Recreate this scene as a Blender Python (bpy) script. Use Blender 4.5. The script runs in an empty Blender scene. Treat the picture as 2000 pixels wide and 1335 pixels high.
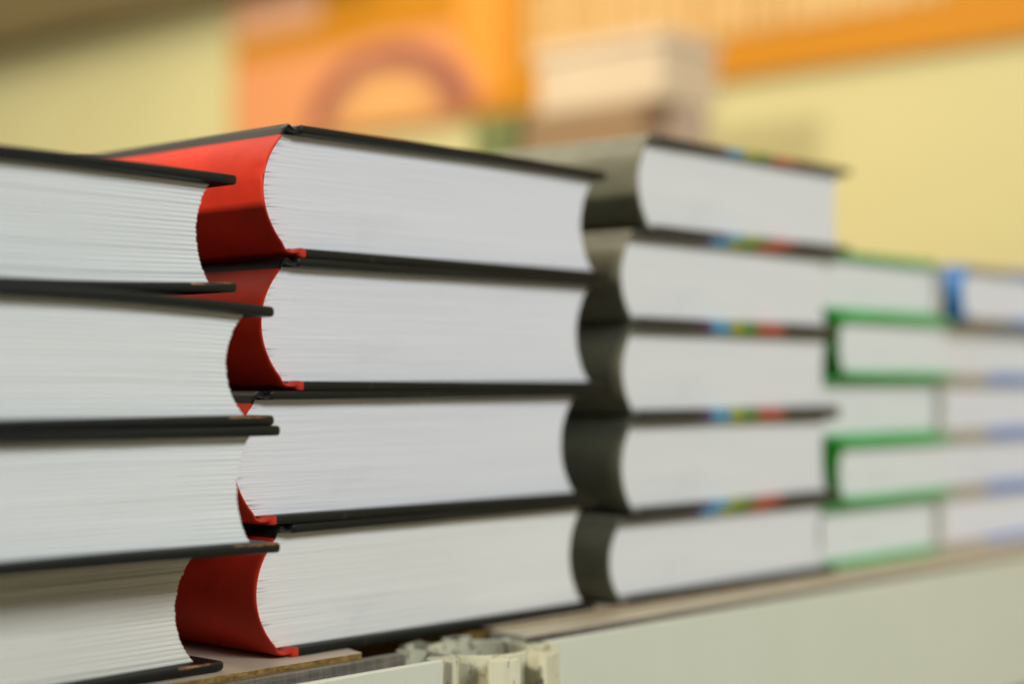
import bpy, bmesh, math, random
from mathutils import Vector, noise
R = math.radians
S = bpy.context.scene
COL = S.collection
rnd = random.Random(7)

# ------------------------------------------------------------------ camera
TABLE_Z = 0.75                      # counter top above the floor
CAM_Z = TABLE_Z + 0.1027
cam = bpy.data.cameras.new('camera')
cam.sensor_width = 36.0
cam.lens = 59.4
cam.shift_y = 0.04025
cam.clip_start = 0.02
cam.clip_end = 60
cam.dof.use_dof = True
cam.dof.focus_distance = 0.614
cam.dof.aperture_fstop = 2.95
cam.dof.aperture_blades = 0
co = bpy.data.objects.new('camera', cam)
COL.objects.link(co)
co.location = (0, 0, CAM_Z)
co.rotation_euler = (R(90), 0, 0)
S.camera = co

# axes of the counter: A runs along the counter front (to the far right), D goes in from the front edge
TH = R(42)
RX, RY = math.sin(TH), math.cos(TH)
P0 = (-0.0833, 0.632)
ROT = math.pi / 2 - TH
def W(a, d, z=0.0):
    return Vector((P0[0] + a * RX - d * RY, P0[1] + a * RY + d * RX, z))

# ------------------------------------------------------------------ light
world = bpy.data.worlds.new('World')
S.world = world
world.use_nodes = True
bg = world.node_tree.nodes['Background']
bg.inputs['Color'].default_value = (0.58, 0.74, 1.0, 1)
bg.inputs['Strength'].default_value = 0.085

def area(name, loc, target, size, energy, color):
    l = bpy.data.lights.new(name, 'AREA')
    l.shape = 'RECTANGLE'
    l.size, l.size_y = size
    l.energy = energy
    l.color = color
    o = bpy.data.objects.new(name, l)
    COL.objects.link(o)
    o.location = loc
    o.rotation_euler = (Vector(target) - Vector(loc)).to_track_quat('-Z', 'Y').to_euler()
    return o

mid = W(0.1, 0.0, TABLE_Z + 0.1)
area('hall_light', mid + Vector((0.743 * 2.4, -0.669 * 2.4, 1.32)), mid, (1.3, 0.7), 49, (0.90, 0.955, 1.0))
area('side_lamp', W(-2.6, -0.05, TABLE_Z + 0.08 + 0.92), W(0, 0.05, TABLE_Z + 0.08), (0.35, 0.30), 60, (1.0, 0.90, 0.74))
area('ceiling_lamp', W(0.1, 0.5, TABLE_Z + 1.75), W(0.1, 0.25, TABLE_Z), (0.7, 0.7), 17, (1.0, 0.74, 0.46))
area('wall_fill', W(0.25, 1.45, TABLE_Z + 1.9), W(1.2, 1.8, TABLE_Z + 0.35), (1.7, 1.7), 39, (1.0, 0.90, 0.70))  # unseen fill added to brighten the wall and banner
S.view_settings.view_transform = 'Standard'
S.view_settings.look = 'None'
S.view_settings.exposure = 0.09
S.view_settings.gamma = 1

# ------------------------------------------------------------------ materials
class NT:
    def __init__(self, name):
        self.m = bpy.data.materials.new(name)
        self.m.use_nodes = True
        self.t = self.m.node_tree
        self.b = self.t.nodes['Principled BSDF']
    def n(self, kind, **kw):
        x = self.t.nodes.new(kind)
        for k, v in kw.items():
            setattr(x, k, v)
        return x
    def l(self, a, b):
        self.t.links.new(a, b)
    def coords(self, scale=(1, 1, 1)):
        tc = self.n('ShaderNodeTexCoord')
        mp = self.n('ShaderNodeMapping')
        mp.inputs['Scale'].default_value = scale
        self.l(tc.outputs['Object'], mp.inputs['Vector'])
        return mp.outputs['Vector']
    def noise(self, vec, scale, detail=3, rough=0.5):
        x = self.n('ShaderNodeTexNoise')
        x.inputs['Scale'].default_value = scale
        x.inputs['Detail'].default_value = detail
        x.inputs['Roughness'].default_value = rough
        self.l(vec, x.inputs['Vector'])
        return x.outputs['Fac']
    def ramp(self, fac, stops, interp='LINEAR'):
        x = self.n('ShaderNodeValToRGB')
        cr = x.color_ramp
        cr.interpolation = interp
        while len(cr.elements) < len(stops):
            cr.elements.new(0.5)
        for e, (p, c) in zip(cr.elements, stops):
            e.position = p
            e.color = (*c, 1) if len(c) == 3 else c
        self.l(fac, x.inputs['Fac'])
        return x.outputs['Color']
    def mix(self, fac, a, b):
        x = self.n('ShaderNodeMix', data_type='RGBA')
        if isinstance(fac, float):
            x.inputs[0].default_value = fac
        else:
            self.l(fac, x.inputs[0])
        for sock, v in ((x.inputs[6], a), (x.inputs[7], b)):
            if isinstance(v, tuple):
                sock.default_value = (*v, 1)
            else:
                self.l(v, sock)
        return x.outputs[2]
    def bump(self, h, strength, dist):
        x = self.n('ShaderNodeBump')
        x.inputs['Strength'].default_value = strength
        x.inputs['Distance'].default_value = dist
        self.l(h, x.inputs['Height'])
        self.l(x.outputs['Normal'], self.b.inputs['Normal'])
    def set(self, color=None, rough=0.5, spec=0.5, metal=0.0):
        if color is not None:
            if isinstance(color, tuple):
                self.b.inputs['Base Color'].default_value = (*color, 1)
            else:
                self.l(color, self.b.inputs['Base Color'])
        self.b.inputs['Roughness'].default_value = rough
        self.b.inputs['Specular IOR Level'].default_value = spec
        self.b.inputs['Metallic'].default_value = metal
        return self.m

def paper(name, c, var=0.05):
    k = NT(name)
    fine = k.noise(k.coords((5, 5, 2600)), 1.0, 2, 0.6)
    broad = k.noise(k.coords((9, 9, 420)), 1.0, 2, 0.6)
    lo = tuple(x * (1 - 2.2 * var) for x in c)
    hi = tuple(min(0.9, x * (1 + var)) for x in c)
    a = k.ramp(fine, [(0.3, lo), (0.62, hi)])
    b = k.ramp(broad, [(0.3, tuple(x * 0.95 for x in c)), (0.65, tuple(min(0.9, x * 1.04) for x in c))])
    smudge = k.noise(k.coords((1, 1, 1)), 38, 3, 0.6)
    col = k.mix(0.5, a, b)
    sm = k.n('ShaderNodeMapRange')
    sm.inputs[1].default_value = 0.62
    sm.inputs[2].default_value = 0.80
    sm.inputs[3].default_value = 0.0
    sm.inputs[4].default_value = 0.22
    k.l(smudge, sm.inputs[0])
    col = k.mix(sm.outputs[0], col, (0.56, 0.56, 0.60))
    k.bump(fine, 0.12, 0.0002)
    return k.set(col, 0.75, 0.15)

def cover(name, c, scuff=(0.20, 0.12, 0.06), rough=0.34, amount=0.70, spec=0.45):
    k = NT(name)
    v = k.coords()
    n1 = k.noise(v, 420, 4, 0.65)
    n2 = k.noise(v, 34, 3, 0.6)
    mul = k.n('ShaderNodeMath', operation='MULTIPLY')
    k.l(n1, mul.inputs[0]); k.l(n2, mul.inputs[1])
    mr = k.n('ShaderNodeMapRange')
    mr.inputs[1].default_value = amount * 0.5
    mr.inputs[2].default_value = amount * 0.5 + 0.07
    mr.inputs[4].default_value = 0.75
    k.l(mul.outputs[0], mr.inputs[0])
    tone = k.ramp(n2, [(0.3, tuple(x * 0.8 for x in c)), (0.7, tuple(x * 1.15 for x in c))])
    col = k.mix(mr.outputs[0], tone, scuff)
    k.bump(n1, 0.12, 0.0003)
    return k.set(col, rough, spec)

def striped(name, stops, rough=0.4):
    k = NT(name)
    tc = k.n('ShaderNodeTexCoord')
    sp = k.n('ShaderNodeSeparateXYZ')
    k.l(tc.outputs['Object'], sp.inputs[0])
    mr = k.n('ShaderNodeMapRange')
    mr.inputs[1].default_value = 0.0
    mr.inputs[2].default_value = 0.2
    k.l(sp.outputs[0], mr.inputs[0])
    return k.set(k.ramp(mr.outputs[0], stops, 'CONSTANT'), rough, 0.4)

M = {}
M['paper_cool'] = paper('paper_cool', (0.80, 0.81, 0.79))
M['paper_white'] = paper('paper_white', (0.76, 0.76, 0.78))
M['paper_warm'] = paper('paper_warm', (0.77, 0.765, 0.755), 0.02)
M['paper_bounce_lit'] = paper('paper_bounce_lit', (0.80, 0.785, 0.745), 0.03)  # stronger warm light on the lowest book put into the page colour
M['paper_dim_bounce'] = paper('paper_dim_bounce', (0.79, 0.76, 0.68), 0.03)  # dim warm bounce light on the bottom book mixed into its page colour
M['paper_cream'] = paper('paper_cream', (0.78, 0.72, 0.63), 0.02)
M['black'] = cover('black_cover', (0.008, 0.009, 0.0085), amount=0.78, rough=0.42, spec=0.2)
M['red'] = cover('red_cloth', (0.58, 0.034, 0.014), (0.48, 0.028, 0.012), 0.50, 0.78, 0.18)
M['grey'] = cover('grey_spine', (0.155, 0.158, 0.11), (0.175, 0.178, 0.13), 0.36, 0.75, 0.4)
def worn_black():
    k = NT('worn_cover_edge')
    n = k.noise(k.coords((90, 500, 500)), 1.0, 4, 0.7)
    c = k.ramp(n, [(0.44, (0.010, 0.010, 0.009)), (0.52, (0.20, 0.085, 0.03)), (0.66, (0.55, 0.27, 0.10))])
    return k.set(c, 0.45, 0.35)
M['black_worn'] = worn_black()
M['stripes'] = striped('striped_cover', [
    (0.0, (0.022, 0.022, 0.024)), (0.274, (0.07, 0.02, 0.09)), (0.318, (0.07, 0.27, 0.44)),
    (0.402, (0.30, 0.30, 0.02)), (0.455, (0.06, 0.20, 0.035)), (0.52, (0.38, 0.07, 0.045)),
    (0.642, (0.025, 0.024, 0.021))])
M['green'] = cover('green_cover', (0.06, 0.45, 0.12), (0.09, 0.48, 0.15), 0.45, 0.8)
M['green_bright'] = cover('green_spine', (0.04, 0.40, 0.03), (0.08, 0.42, 0.06), 0.45, 0.8)
M['blue'] = cover('blue_spine', (0.03, 0.22, 0.62), (0.05, 0.25, 0.65), 0.45, 0.8)
M['tan_blue'] = striped('tan_blue_cover', [(0.0, (0.42, 0.36, 0.27)), (0.31, (0.16, 0.26, 0.56)), (0.95, (0.42, 0.36, 0.27))])
M['cream'] = cover('cream_spine', (0.72, 0.64, 0.52), (0.66, 0.58, 0.46), 0.5, 0.8)

def simple(name, c, rough=0.6, var=0.06, scale=6, spec=0.3, bump=0.0, metal=0.0):
    k = NT(name)
    n = k.noise(k.coords(), scale, 4, 0.55)
    col = k.ramp(n, [(0.3, tuple(x * (1 - var) for x in c)), (0.7, tuple(min(1, x * (1 + var)) for x in c))])
    if bump:
        k.bump(n, bump, 0.002)
    return k.set(col, rough, spec, metal)

# ------------------------------------------------------------------ helpers
def tag(o, label=None, cat=None, group=None, kind=None):
    if label: o['label'] = label
    if cat: o['category'] = cat
    if group: o['group'] = group
    if kind: o['kind'] = kind
    return o

def empty(name, loc, rz=0.0):
    o = bpy.data.objects.new(name, None)
    o.empty_display_size = 0.02
    COL.objects.link(o)
    o.location = loc
    o.rotation_euler = (0, 0, rz)
    return o

def obj(name, bm, mats, parent=None, smooth=False):
    bmesh.ops.recalc_face_normals(bm, faces=bm.faces)
    me = bpy.data.meshes.new(name)
    bm.to_mesh(me)
    bm.free()
    for m in (mats if isinstance(mats, (list, tuple)) else [mats]):
        me.materials.append(m)
    if smooth:
        me.polygons.foreach_set('use_smooth', [True] * len(me.polygons))
    o = bpy.data.objects.new(name, me)
    COL.objects.link(o)
    if parent:
        o.parent = parent
    return o

def box(bm, lo, hi, bev=0.0, mi=0):
    vs = [bm.verts.new((x, y, z)) for z in (lo[2], hi[2]) for y in (lo[1], hi[1]) for x in (lo[0], hi[0])]
    idx = [(0, 2, 3, 1), (4, 5, 7, 6), (0, 1, 5, 4), (2, 6, 7, 3), (0, 4, 6, 2), (1, 3, 7, 5)]
    fs = [bm.faces.new([vs[i] for i in f]) for f in idx]
    for f in fs: f.material_index = mi
    if bev:
        es = list({e for f in fs for e in f.edges})
        bmesh.ops.recalc_face_normals(bm, faces=fs)
        bmesh.ops.bevel(bm, geom=es, offset=bev, segments=2, affect='EDGES', profile=0.6)

def loft(bm, rings, close=True, caps=True, mi=None):
    vr = [[bm.verts.new(p) for p in r] for r in rings]
    n = len(vr[0])
    for i in range(len(vr) - 1):
        for j in range(n if close else n - 1):
            f = bm.faces.new((vr[i][j], vr[i][(j + 1) % n], vr[i + 1][(j + 1) % n], vr[i + 1][j]))
            if mi: f.material_index = mi(i, j)
    if caps:
        for r in (vr[0], vr[-1]):
            bm.faces.new(r)
    return vr

# ------------------------------------------------------------------ a hardback book
# local axes: x from the spine to the fore edge, y into the book (height of the page), z up
def bend_fn(amount, width, start=0.45):
    def f(u):
        t = max(0.0, (u / width - start) / (1 - start))
        return amount * t * t
    return f

def make_book(label, a, d, z, w, h, t, pap, board, spine, *, yaw=0.0, flip=False, bulge=0.012, fore=0.009,
              head=0.0056, bt=0.0035, rows=150, sig=7, slits=0, top_bend=0.0, bot_bend=0.0, sawtooth=0.00025,
              ridge=0.0003, spine_top=None, wrap=None, group=None, seed=1, concave=None, x0=0.002, tilt=0.0,
              groove=1.0, dents=0, back=None, back_mat=None):
    rg = random.Random(seed)
    root = empty('book', W(a, d, z), ROT + yaw)
    if tilt: root.rotation_euler = (0, tilt, ROT + yaw)
    tag(root, label, 'book', group)
    FX = (lambda u: w - u) if flip else (lambda u: u)
    concave = bulge * 0.8 if concave is None else concave
    tb, bb = bend_fn(top_bend, w), bend_fn(bot_bend, w)
    # ---- text block: one closed surface whose rows are the leaves
    z0, z1 = bt, t - bt
    cols = [0, .004, .010, .018, .028, .04, .06, .1, .16, .24, .34, .45, .55, .65, .74, .82, .89, .94, .975, 1.0]
    slit_rows = {}
    for _ in range(slits):
        slit_rows[rg.randint(6, rows - 8)] = (rg.uniform(.003, .010), rg.uniform(.0006, .0022))
    sj, su = 0.0, 0.0
    rings = []
    wob = [rg.uniform(-1, 1) for _ in range(rows + 1)]
    for j in range(rows + 1):
        q = j / rows
        c = max(0.0, 1 - (2 * q - 1) ** 2) ** 0.85
        if j % sig == 0:
            sj = rg.uniform(-1, 1) * ridge
            su = rg.uniform(-1, 1) * sawtooth
        gro = (ridge * 1.6 * groove) if j % sig == 0 else (ridge * 0.4 * groove if j % sig in (1, sig - 1) else 0.0)
        ul = x0 - bulge * c
        ur = w - fore - concave * c + su + rg.uniform(-.5, .5) * sawtooth - gro * 0.45
        v = head + sj + wob[j] * 0.000045 * groove + gro
        wz0 = z0 + (z1 - z0) * q
        ring = []
        def put(u, vv):
            zz = wz0 + tb(max(u, 0)) * q + bb(max(u, 0)) * (1 - q)
            ring.append((FX(u), vv, zz))
        for s in cols:
            u = ul + (ur - ul) * s
            vv = v + 0.00010 * noise.noise((u * 30, j * 0.23, seed))
            if j in slit_rows:
                L, dp = slit_rows[j]
                vv += dp * max(0.0, 1 - (u - ul) / L)
            put(u, vv)
        for s in (0.02, 0.08, 0.2, 0.4, 0.7):
            put(ur + 0.00015 * noise.noise((s * 20, j * 0.31, seed + 5)), head + (h - 2 * head) * s)
        put(ur, h - head)
        put((ul + ur) / 2, h - head)
        put(ul, h - head)
        for s in (0.7, 0.4, 0.2, 0.05):
            put(ul, head + (h - 2 * head) * s)
        rings.append(ring)
    bm = bmesh.new()
    loft(bm, rings)
    obj('text_block', bm, M[pap], root)
    # ---- boards
    def make_board(zb, bend, name, is_top, bmat, worn):
        u0 = 0.0058
        e = 0.0016
        us = [u0, u0 + e * 0.4, u0 + e, u0 + e * 1.6, u0 + 0.0038, u0 + 0.0052, u0 + 0.0058] + [u0 + 0.0058 + (w - u0 - 0.0058 - e) * k / 26 for k in range(1, 26)] + [w - e, w - e * 0.4, w]
        rings = []
        for k, u in enumerate(us):
            ins = {0: e, 1: e * 0.35, len(us) - 2: e * 0.3, len(us) - 1: e * 0.9}.get(k, 0.0)
            lo, hi = zb + ins * 0.8, zb + bt - ins * 0.8
            f, g = 0 + ins, h - ins
            b = bend(u) + 0.00012 * noise.noise((u * 25, seed * 1.7, 9 if is_top else 3))
            r = 0.0008
            jf = 0.00025 * noise.noise((u * 60, seed * 2.3, 5 if is_top else 1))
            prof = [(f + r + jf, lo), (f + r * .3 + jf, lo + r * .3), (f + jf, lo + r), (f + jf, hi - r), (f + r * .3 + jf, hi - r * .3), (f + r + jf, hi),
                    (g - r, hi), (g - r * .3, hi - r * .3), (g, hi - r), (g, lo + r), (g - r * .3, lo + r * .3), (g - r, lo)]
            rings.append([(FX(u), y, zz + b) for y, zz in prof])
        bm = bmesh.new()
        nr = len(rings)
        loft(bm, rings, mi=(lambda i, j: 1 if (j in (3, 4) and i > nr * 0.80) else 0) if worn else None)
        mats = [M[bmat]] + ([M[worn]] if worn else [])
        if wrap and not is_top:
            mats.append(M[wrap[0]])
            for fc in bm.faces:
                if fc.calc_center_median().x < wrap[1]:
                    fc.material_index = 1
        o = obj(name, bm, mats, root, smooth=True)
        return o
    make_board(0.0, bb, 'back_cover', False, back_mat or board, back)
    make_board(t - bt, tb, 'front_cover', True, board, None)
    # ---- spine shell with its two joints
    th = 0.0013
    path = [(0.0085, bt * .70), (0.0066, bt * .52), (0.0048, bt * .34), (0.0030, bt * .30), (0.0012, bt * .36), (-0.0008, bt * .62)]
    K = 22
    for i in range(1, K):
        q = i / K
        c = max(0.0, 1 - (2 * q - 1) ** 2) ** 0.85
        path.append((x0 - 0.0018 - bulge * c, bt * .75 + (t - 1.5 * bt) * q))
    path += [(-0.0012, t - bt * .66), (0.0004, t - bt * .16), (0.0016, t - bt * .02), (0.0026, t - bt * .16), (0.0038, t - bt * .44), (0.0052, t - bt * .46), (0.0085, t - bt * .40)]
    n = len(path)
    nrm = []
    for i in range(n):
        p, q = path[max(0, i - 1)], path[min(n - 1, i + 1)]
        tx, tz = q[0] - p[0], q[1] - p[1]
        L = math.hypot(tx, tz)
        nrm.append((tz / L, -tx / L))            # towards the text block
    dent = {}
    ys = [0.0, 0.0004, 0.0012, 0.003, 0.006, 0.010, 0.02, 0.05, 0.1, 0.16, h * 0.9, h - 0.001, h]
    rings = []
    for k, y in enumerate(ys):
        sh = {0: 0.35, 1: 0.12, len(ys) - 1: 0.35}.get(k, 0.0) * th
        ring = []
        for i in range(n):
            px, pz = path[i]
            w1 = 0.00035 * noise.noise((y * 40, pz * 120, seed * 3.1)) * (1.0 if 5 < i < n - 7 else 0.3)
            for (dc, dy, dr, da) in ([(0.63, 0.002, 0.0022, 0.0007), (0.575, 0.001, 0.0016, -0.0005)] if dents else []):
                rr = math.hypot((pz - t * dc) / dr, (y - dy) / 0.006)
                if rr < 1.6 and 5 < i < n - 7:
                    w1 += da * math.exp(-rr * rr * 2)
            ring.append((FX(px + nrm[i][0] * (sh + w1)), y, pz + nrm[i][1] * sh))
        for i in range(n - 1, -1, -1):
            px, pz = path[i]
            ring.append((FX(px + nrm[i][0] * (th - sh)), y, pz + nrm[i][1] * (th - sh)))
        rings.append(ring)
    bm = bmesh.new()
    vr = loft(bm, rings, caps=False)
    for r in (vr[0], vr[-1]):
        for i in range(n - 1):
            bm.faces.new((r[i], r[i + 1], r[2 * n - 2 - i], r[2 * n - 1 - i]))
    mats = [M[spine]]
    if spine_top:
        mats.append(M[spine_top[0]])
        for fc in bm.faces:
            cc = fc.calc_center_median()
            if cc.z > t - spine_top[1] or (cc.z > t - 0.007 and cc.x > -0.0022):
                fc.material_index = 1
    obj('spine', bm, mats, root, smooth=False)
    return root

def smooth_by_angle():
    for me in bpy.data.meshes:
        if me.name.startswith('spine') or me.name.startswith('front_cover') or me.name.startswith('back_cover'):
            bm = bmesh.new(); bm.from_mesh(me)
            for f in bm.faces: f.smooth = True
            for e in bm.edges:
                if len(e.link_faces) == 2 and e.calc_face_angle(0) > R(40): e.smooth = False
            bm.to_mesh(me); bm.free()

# ------------------------------------------------------------------ floor and counter
bm = bmesh.new()
vs = [bm.verts.new(p) for p in ((-6, -5, 0), (7, -5, 0), (7, 7, 0), (-6, 7, 0))]
bm.faces.new(vs)
tag(obj('floor', bm, simple('floor_carpet', (0.22, 0.19, 0.15), 0.9, 0.15, 40)), kind='structure')

counter = empty('display_counter', W(0, 0, 0), ROT)
tag(counter, 'pale aluminium framed display counter carrying the five stacks of books', 'counter')

def laminate():
    k = NT('counter_laminate')
    n = k.noise(k.coords(), 60, 4, 0.6)
    return k.set(k.ramp(n, [(0.3, (0.62, 0.50, 0.37)), (0.7, (0.70, 0.58, 0.44))]), 0.42, 0.4)
def chipboard():
    k = NT('chipboard_edge')
    n = k.noise(k.coords((260, 700, 700)), 1.0, 4, 0.75)
    n2 = k.noise(k.coords(), 160, 3, 0.6)
    c = k.ramp(n, [(0.25, (0.07, 0.04, 0.012)), (0.5, (0.26, 0.15, 0.04)), (0.75, (0.48, 0.33, 0.13))])
    k.bump(n, 0.8, 0.0008)
    return k.set(c, 0.85, 0.1)
def painted_metal(name, c, wear=0.60, dark=(0.05, 0.05, 0.05), sc=(240, 240, 90), smooth=False):
    k = NT(name)
    n1 = k.noise(k.coords(sc), 1.0, 5, 0.7)
    n2 = k.noise(k.coords(), 22, 3, 0.6)
    n3 = k.noise(k.coords((300, 300, 14)), 1.0, 3, 0.6)
    tone = k.ramp(n2, [(0.3, tuple(x * (0.97 if smooth else 0.86) for x in c)), (0.7, tuple(min(0.9, x * (1.02 if smooth else 1.08)) for x in c))])
    streak = k.ramp(n3, [(0.25, tuple(x * (0.95 if smooth else 0.78) for x in c)), (0.7, c)])
    col = k.mix(0.4, tone, streak)
    mr = k.n('ShaderNodeMapRange')
    mr.inputs[1].default_value = wear
    mr.inputs[2].default_value = wear + 0.03
    mr.inputs[4].default_value = 0.85
    k.l(n1, mr.inputs[0])
    col = k.mix(mr.outputs[0], col, dark)
    k.bump(n1, 0.15, 0.0004)
    return k.set(col, 0.42, 0.5)
M['laminate'] = laminate()
M['chip'] = chipboard()
M['frame'] = painted_metal('painted_frame', (0.66, 0.675, 0.55), 0.74, smooth=True)
M['post'] = painted_metal('worn_post_paint', (0.66, 0.64, 0.46), 0.585, sc=(330, 330, 120))
k = NT('bare_rail_metal')
n = k.noise(k.coords((40, 900, 900)), 1.0, 3, 0.6)
n2 = k.noise(k.coords((700, 700, 30)), 1.0, 3, 0.6)
M['rail'] = k.set(k.mix(0.5, k.ramp(n, [(0.3, (0.16, 0.15, 0.15)), (0.7, (0.42, 0.39, 0.38))]), k.ramp(n2, [(0.3, (0.14, 0.12, 0.08)), (0.7, (0.36, 0.33, 0.24))])), 0.38, 0.5, 0.55)
M['trim'] = simple('cream_edge_trim', (0.66, 0.57, 0.40), 0.5, 0.04, 30)
M['panel_wood'] = simple('brown_panel', (0.22, 0.14, 0.08), 0.6, 0.2, 14)

POST_A, POST_D, POST_R = 0.079, -0.023, 0.0325
RAIL_Z = TABLE_Z - 0.0019
# tabletop with a worn front edge, notched round the post
pts = []
edge_d = -0.0112
right_d = -0.0046
L, Rr = -0.70, 1.50
a = L
ph = 0.0
while a < Rr:
    dd = edge_d if a < POST_A else right_d
    nr_ = 0.053 if a < POST_A else 0.036
    if abs(a - POST_A) < nr_:
        dd = max(dd, POST_D + (0.060 if a < POST_A + 0.010 else 0.036) * math.sqrt(max(0, 1 - ((a - POST_A) / nr_) ** 2)))
    j = 0.0007 * noise.noise((a * 90, 3.1, 0)) + 0.0004 * noise.noise((a * 420, 1.3, 4)) + (0.0011 * max(0, noise.noise((a * 30, 8, 1))))
    pts.append((a, dd + j))
    a += 0.0012 if -0.2 < a < 0.25 else 0.008
pts += [(Rr, 0.62), (L, 0.62)]
bm = bmesh.new()
top = [bm.verts.new((x, y, TABLE_Z)) for x, y in pts]
bot = [bm.verts.new((x, y, TABLE_Z - 0.019)) for x, y in pts]
f = bm.faces.new(top); f.material_index = 0
f2 = bm.faces.new(bot[::-1]); f2.material_index = 0
nn = len(pts)
for i in range(nn):
    q = bm.faces.new((top[i], bot[i], bot[(i + 1) % nn], top[(i + 1) % nn])); q.material_index = 1
bmesh.ops.triangulate(bm, faces=[f, f2])
obj('tabletop', bm, [M['laminate'], M['chip']], counter)
# rails: U channel with a tall front face
def make_rail(a0, a1, re=-0.0116, zr=0.0, wd=0.0046, mt=1):
    fr = -0.0372
    H = 0.076
    prof = [(fr, RAIL_Z - H), (fr, RAIL_Z - 0.0006), (fr + 0.0006, RAIL_Z), (fr + 0.0022, RAIL_Z), (fr + 0.0028, RAIL_Z - 0.0006),
            (fr + 0.0028, RAIL_Z - 0.020), (re - wd, RAIL_Z - 0.020), (re - wd, RAIL_Z + zr - 0.0005), (re - wd + .0005, RAIL_Z + zr), (re, RAIL_Z + zr), (re, RAIL_Z - H)]
    bm = bmesh.new()
    n = len(prof)
    na = 40
    rings = [[(a0 + (a1 - a0) * i / na, y + (0.00012 * noise.noise((i * .7, y * 300, 2))), z) for y, z in prof] for i in range(na + 1)]
    loft(bm, rings, mi=lambda i, j: (1 if 4 <= j <= 6 else (mt if j <= 8 and j > 6 else 0)))
    return obj('rail', bm, [M['frame'], M['rail'], M['trim']], counter)
make_rail(-0.70, POST_A - 0.035)
make_rail(POST_A + 0.026, 1.50, -0.0052, 0.0012, 0.0200, 2)
# lower panels
for a0, a1 in ((-0.70, POST_A - 0.03), (POST_A + 0.03, 1.50)):
    bm = bmesh.new()
    box(bm, (a0, -0.030, 0.04), (a1, -0.020, RAIL_Z - 0.0765), 0.0008)
    obj('lower_panel', bm, M['panel_wood'], counter)
# octagonal system post: tube and eight T-shaped fins
ZT = RAIL_Z - 0.0008
bm = bmesh.new()
NS = 48
ri, ro = 0.0192, 0.0215
rings = []
for (r, z) in ((ri, 0.0), (ro, 0.0), (ro, ZT - 0.0005), (ro - 0.0005, ZT), (ri + 0.0005, ZT), (ri, ZT - 0.0005), (ri, 0.0)):
    rings.append([(POST_A + r * math.cos(2 * math.pi * i / NS), POST_D + r * math.sin(2 * math.pi * i / NS), z) for i in range(NS)])
loft(bm, rings, caps=False)
post = obj('post', bm, M['post'], counter, smooth=False)
fin_me = None
for i in range(8):
    ang = R(22.5 + 45 * i - 6)
    if fin_me is None:
        prof = [(ro - .0004, -.0013), (.0290, -.0013), (.0290, -.0058), (.0297, -.0064), (POST_R - .0006, -.0064), (POST_R, -.0058),
                (POST_R + .0006, 0), (POST_R, .0058), (POST_R - .0006, .0064), (.0297, .0064), (.0290, .0058), (.0290, .0013), (ro - .0004, .0013)]
        bm = bmesh.new()
        loft(bm, [[(x, y, z) for x, y in prof] for z in (0.0, ZT - .2, ZT - .03, ZT - .006)] +
                 [[(x + .00012 * noise.noise((x * 900, y * 900, 1)), y, ZT + .0007 * noise.noise((x * 500, y * 260, 4)) - (0.0004 if x > .032 else 0)) for x, y in prof]])
        o = obj('fin', bm, M['post'], post)
        fin_me = o.data
    else:
        o = bpy.data.objects.new('fin', fin_me)
        COL.objects.link(o)
        o.parent = post
    o.location = (POST_A, POST_D, 0)
    o.rotation_euler = (0, 0, ang)
# back legs so that the counter stands
for a0 in (-0.66, 1.44):
    bm = bmesh.new()
    box(bm, (a0, 0.56, 0), (a0 + 0.04, 0.60, TABLE_Z - 0.0195), 0.001)
    obj('leg', bm, M['frame'], counter)

# ------------------------------------------------------------------ the books
# nearest stack: black books, fore edges to the camera's right
Z = TABLE_Z
E = -0.034
G1 = 'black hardbacks in the nearest stack'
s1 = [  # label, depth, thickness, end, kw
    ('bottom black hardback of the nearest stack, set back under the others', -0.007, 0.0453, E - 0.0005, dict(seed=11, yaw=R(0.4), bot_bend=0.0006, concave=0.0085)),
    ('third black hardback down in the nearest stack, overhanging the bottom book', -0.034, 0.0428, E + 0.001, dict(seed=12, concave=0.0058, yaw=R(-0.3), bot_bend=-0.001)),
    ('second black hardback down in the nearest stack, its top cover curling down', -0.033, 0.0444, E + 0.0005, dict(seed=13, concave=0.008, yaw=R(0.2), top_bend=-0.0034)),
    ('topmost black hardback of the nearest stack, its red neighbour rising behind', -0.012, 0.0448, E, dict(seed=14, concave=0.006, fore=0.0085, yaw=R(-0.2), bot_bend=0.0024, top_bend=-0.001)),
]
for lab, d, t, e, kw in s1:
    make_book(lab, e - 0.178, d, Z, 0.178, 0.24, t, 'paper_dim_bounce' if 'bottom black' in lab else 'paper_cool', 'black', 'black', **{**dict(bulge=0.010, fore=0.0095, rows=154, sig=7, sawtooth=0.00012, ridge=0.00021, group=G1, back='black_worn'), **kw})
    Z += t
# second stack: black covers, red spines
Z = TABLE_Z
G2 = 'red-spined hardbacks'
s2 = [
    ('bottom black hardback with red spine, lowest beside the metal post', -0.005, 0.0500, dict(seed=21, yaw=R(0.3))),
    ('black hardback with red spine, second from bottom and pushed furthest left', -0.0155, 0.0500, dict(seed=22, extra=0.0055, yaw=R(0.5))),
    ('black hardback with red spine, second from the top of its stack', -0.0025, 0.0500, dict(seed=23, yaw=R(-0.3))),
    ('topmost black hardback with red spine, its spine brightly lit and dented', -0.0015, 0.0500, dict(seed=24, extra=0.0015, yaw=R(-0.5), dents=1, top_bend=-0.0012)),
]
for lab, a, t, kw in s2:
    make_book(lab, a, 0.0, Z, 0.1885 + kw.pop('extra', 0.0), 0.245, t, 'paper_bounce_lit' if 'lowest' in lab else 'paper_white', 'black', 'red', bulge=0.0118, concave=0.009, fore=0.004, rows=220, sig=11, slits=34,
              sawtooth=0.00012, ridge=0.00005, groove=0.5, spine_top=('black', 0.0042), wrap=('red', 0.0098), group=G2, **kw)
    Z += t
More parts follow.
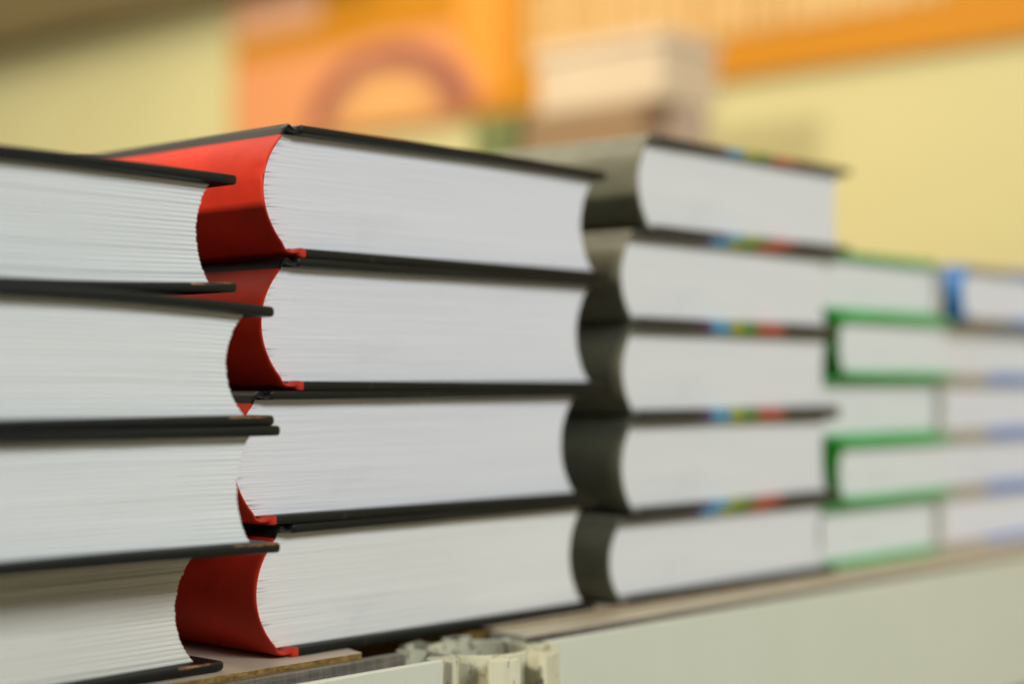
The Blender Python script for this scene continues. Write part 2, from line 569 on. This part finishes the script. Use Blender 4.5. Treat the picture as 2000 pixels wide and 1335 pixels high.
# third stack: grey spines, rainbow stripes on the cover edges
Z = TABLE_Z
G3 = 'grey-spined hardbacks with rainbow striped cover edges'
s3 = [
    ('bottom grey-spined book with rainbow stripes, pushed furthest left in its stack', 0.199, 0.0410, dict(seed=31, back_mat='black')),
    ('grey-spined rainbow striped book, second from the bottom of its stack', 0.208, 0.0458, dict(seed=32)),
    ('grey-spined rainbow striped book in the middle of its stack', 0.2085, 0.0437, dict(seed=33)),
    ('grey-spined rainbow striped book directly under the topmost one', 0.2075, 0.0437, dict(seed=34)),
    ('topmost grey-spined book with rainbow stripes, pushed furthest right', 0.2205, 0.0462, dict(seed=35, top_bend=0.0005)),
]
for lab, a, t, kw in s3:
    make_book(lab, a, 0.0, Z, 0.190 if a < 0.2 else 0.185, 0.245, t, 'paper_warm', 'stripes', 'grey', bulge=0.0085, concave=0.004, fore=0.006, rows=80, sig=8,
              sawtooth=0.0001, ridge=0.00004, group=G3, **kw)
    Z += t
# fourth stack: small green books, laid alternately
Z = TABLE_Z
G4 = 'small green hardbacks'
s4 = [
    ('bottom green-covered book, lowest of the green stack', True, 0.3955),
    ('green book second from the bottom, green spine towards the grey stack', False, 0.4025),
    ('green book in the middle of the green stack, page edges towards the grey stack', True, 0.3965),
    ('green book below the topmost, green spine towards the grey stack', False, 0.4025),
    ('topmost green-covered book beside the blue-spined one', True, 0.3950),
]
for i, (lab, fl, a) in enumerate(s4):
    t = 0.0353
    make_book(lab, a, 0.010 if fl else 0.004, Z, 0.1330 if fl else 0.1290, 0.19, t, 'paper_warm', 'green', 'cream' if fl else 'green_bright', flip=fl, bulge=0.002 if fl else 0.005, concave=0.0015, fore=0.0015, bt=0.0036,
              rows=50, sig=8, sawtooth=0.0001, ridge=0.00004, group=G4, seed=41 + i)
    Z += t
# fifth stack: tan and blue books
Z = TABLE_Z
G5 = 'small tan and blue hardbacks'
s5 = [
    ('bottom tan and blue book at the far end of the counter', True, 0.5330),
    ('tan and blue book second from the bottom at the far end', True, 0.5335),
    ('tan and blue book in the middle of the farthest stack', True, 0.5330),
    ('tan and blue book lying under the blue-spined one', True, 0.5330),
    ('topmost book of the farthest stack with a bright blue spine', False, 0.5420),
]
for i, (lab, fl, a) in enumerate(s5):
    t = 0.0351
    make_book(lab, a, 0.013 if fl else 0.001, Z, 0.15, 0.19, t, 'paper_warm' if i == 3 else 'paper_white', 'tan_blue', 'cream' if fl else 'blue', flip=fl, bulge=0.006,
              concave=0.0015, fore=0.0015, bt=0.0034, rows=50, sig=8, sawtooth=0.0001, ridge=0.00004, group=G5, seed=51 + i)
    Z += t
smooth_by_angle()

# ------------------------------------------------------------------ background: wall, banner, things on a back counter
WA = 1.20
def wall_obj(name, d0, d1, z0, z1, a0, a1, mat, bev=0.0):
    root = empty(name, W(a0, d0, z0), ROT)
    bm = bmesh.new()
    box(bm, (0, 0, 0), (a1 - a0, d1 - d0, z1 - z0), bev)
    return root, bm
bm = bmesh.new()
box(bm, (0, -2.2, 0), (0.08, 4.5, 2.7))
o = obj('wall', bm, simple('yellow_wall', (0.62, 0.585, 0.305), 0.8, 0.05, 1.5))
o.location = W(WA, 0, 0); o.rotation_euler = (0, 0, ROT)
tag(o, 'pale yellow stand wall out of focus behind the books', 'wall')
bm = bmesh.new()
box(bm, (0, 1.2, 0), (0.05, 4.4, 0.75), 0.004)
o = obj('fascia_board', bm, simple('brown_fascia', (0.155, 0.12, 0.05), 0.6, 0.1, 3))
o.location = W(WA - 0.052, 0, CAM_Z + 0.578); o.rotation_euler = (0, 0, ROT)
tag(o, 'dark brown fascia board across the top of the yellow wall', 'board')

ban = empty('banner', W(WA - 0.009, 0, CAM_Z + 0.348), ROT)
tag(ban, 'orange printed banner with cream lettering and a round picture on the wall', 'banner')
bm = bmesh.new()
box(bm, (0, -1.0, 0), (0.007, 1.525, 0.62), 0.001)
obj('board', bm, simple('banner_orange', (0.57, 0.235, 0.010), 0.5, 0.04, 2), ban)
def flat_disc(name, d, z, rx, rz, mat, off, r_in=0.0, a0=0.0, a1=360.0):
    bm = bmesh.new()
    n = 40
    outer, inner = [], []
    for i in range(n + 1):
        t = R(a0 + (a1 - a0) * i / n)
        outer.append(bm.verts.new((-off, d + rx * math.cos(t), z + rz * math.sin(t))))
        if r_in:
            inner.append(bm.verts.new((-off, d + rx * r_in * math.cos(t), z + rz * r_in * math.sin(t))))
    if r_in:
        for i in range(n):
            bm.faces.new((outer[i], outer[i + 1], inner[i + 1], inner[i]))
    else:
        c = bm.verts.new((-off, d, z))
        for i in range(n):
            bm.faces.new((outer[i], outer[i + 1], c))
    return obj(name, bm, mat, ban)
def flat_rect(name, d0, d1, z0, z1, mat, off):
    bm = bmesh.new()
    vs = [bm.verts.new((-off, y, z)) for y, z in ((d0, z0), (d1, z0), (d1, z1), (d0, z1))]
    bm.faces.new(vs)
    return obj(name, bm, mat, ban)
pk = simple('print_pink', (0.74, 0.40, 0.24), 0.5, 0.03, 3)
ppl = simple('print_plum', (0.30, 0.10, 0.085), 0.5, 0.05, 3)
crm = simple('print_cream', (0.82, 0.52, 0.24), 0.5, 0.03, 3)
sal = simple('print_salmon', (0.76, 0.32, 0.13), 0.5, 0.03, 3)
lbl = simple('print_lettering', (0.70, 0.47, 0.20), 0.5, 0.03, 3)
amb = simple('print_amber', (0.80, 0.33, 0.045), 0.5, 0.03, 3)
flat_rect('picture_ground', 1.06, 1.515, 0.003, 0.125, sal, 0.0022)
flat_rect('pale_corner', 1.325, 1.515, 0.165, 0.31, pk, 0.0024)
flat_rect('amber_patch', 0.965, 1.055, 0.025, 0.19, amb, 0.0028)
def round_print():
    k = NT('print_round_picture')
    tc = k.n('ShaderNodeTexCoord')
    mp = k.n('ShaderNodeMapping')
    mp.inputs['Location'].default_value = (0, -1.190, -0.012)
    k.l(tc.outputs['Object'], mp.inputs['Vector'])
    m2 = k.n('ShaderNodeVectorMath', operation='MULTIPLY')
    m2.inputs[1].default_value = (0, 1 / 0.185, 1 / 0.118)
    k.l(mp.outputs['Vector'], m2.inputs[0])
    ln = k.n('ShaderNodeVectorMath', operation='LENGTH')
    k.l(m2.outputs[0], ln.inputs[0])
    n = k.noise(k.coords(), 14, 2, 0.5)
    ad = k.n('ShaderNodeMath', operation='MULTIPLY_ADD')
    k.l(n, ad.inputs[0]); ad.inputs[1].default_value = 0.22; k.l(ln.outputs['Value'], ad.inputs[2])
    c = k.ramp(ad.outputs[0], [(0.50, (0.76, 0.42, 0.15)), (0.70, (0.58, 0.27, 0.12)), (0.80, (0.27, 0.09, 0.075)), (0.93, (0.34, 0.12, 0.08)), (1.0, (0.76, 0.32, 0.13))])
    return k.set(c, 0.5, 0.3)
flat_disc('round_picture', 1.190, 0.012, 0.185, 0.118, round_print(), 0.0034, 0.0, 0, 180)
lm = {}
y = 0.93
lr = random.Random(3)
while y > 0.36:
    wd = lr.choice((0.014, 0.018, 0.026, 0.032))
    flat_rect('letter', y - wd, y, 0.050, 0.150, lbl, 0.0026)
    y -= wd + lr.uniform(0.004, 0.008)
y = 0.36

# back counter along the wall
bc = empty('back_counter', W(0.90, 0.2, 0), ROT)
tag(bc, 'plain back counter along the wall hidden behind the book stacks', 'counter')
bm = bmesh.new(); box(bm, (-0.12, -0.4, TABLE_Z - 0.02), (0.20, 1.5, TABLE_Z), 0.002); obj('tabletop', bm, M['laminate'], bc)
for yy in (-0.38, 1.44):
    bm = bmesh.new(); box(bm, (-0.10, yy, 0), (0.18, yy + 0.03, TABLE_Z - 0.0205), 0.001); obj('leg', bm, M['frame'], bc)
def carton(name, label, cat, a0, a1, d0, d1, z0, z1, c, lid=None):
    root = empty(name, W(a0, d0, z0), ROT)
    tag(root, label, cat)
    bm = bmesh.new()
    hh = z1 - z0
    box(bm, (0, 0, 0), (a1 - a0, d1 - d0, hh * (0.80 if lid else 1)), 0.003)
    obj('body', bm, simple(name + '_card', c, 0.7, 0.06, 8), root)
    if lid:
        bm = bmesh.new()
        box(bm, (-0.003, -0.003, hh * 0.80 + 0.0006), (a1 - a0 + 0.003, d1 - d0 + 0.003, hh), 0.002)
        obj('lid', bm, simple(name + '_lid', lid, 0.7, 0.05, 8), root)
    return root
BR = CAM_Z
carton('brown_box', 'brown cardboard box standing under the white box behind the books', 'box', 0.86, 0.89, 0.499, 0.641, TABLE_Z, BR + 0.2675, (0.44, 0.33, 0.20), (0.30, 0.20, 0.11))
carton('white_box', 'cream white box lying on top of the brown cardboard box', 'box', 0.86, 0.951, 0.474, 0.628, BR + 0.2677, BR + 0.334, (0.68, 0.57, 0.41), (0.71, 0.58, 0.43))
carton('green_box', 'small dull green box beside the brown cardboard box', 'box', 0.88, 0.95, 0.675, 0.731, TABLE_Z, BR + 0.279, (0.15, 0.19, 0.07), (0.17, 0.21, 0.08))
carton('mauve_box', 'narrow mauve grey box standing beside the brown one', 'box', 0.90, 0.93, 0.473, 0.505, TABLE_Z, BR + 0.2672, (0.52, 0.41, 0.33), (0.48, 0.38, 0.30))
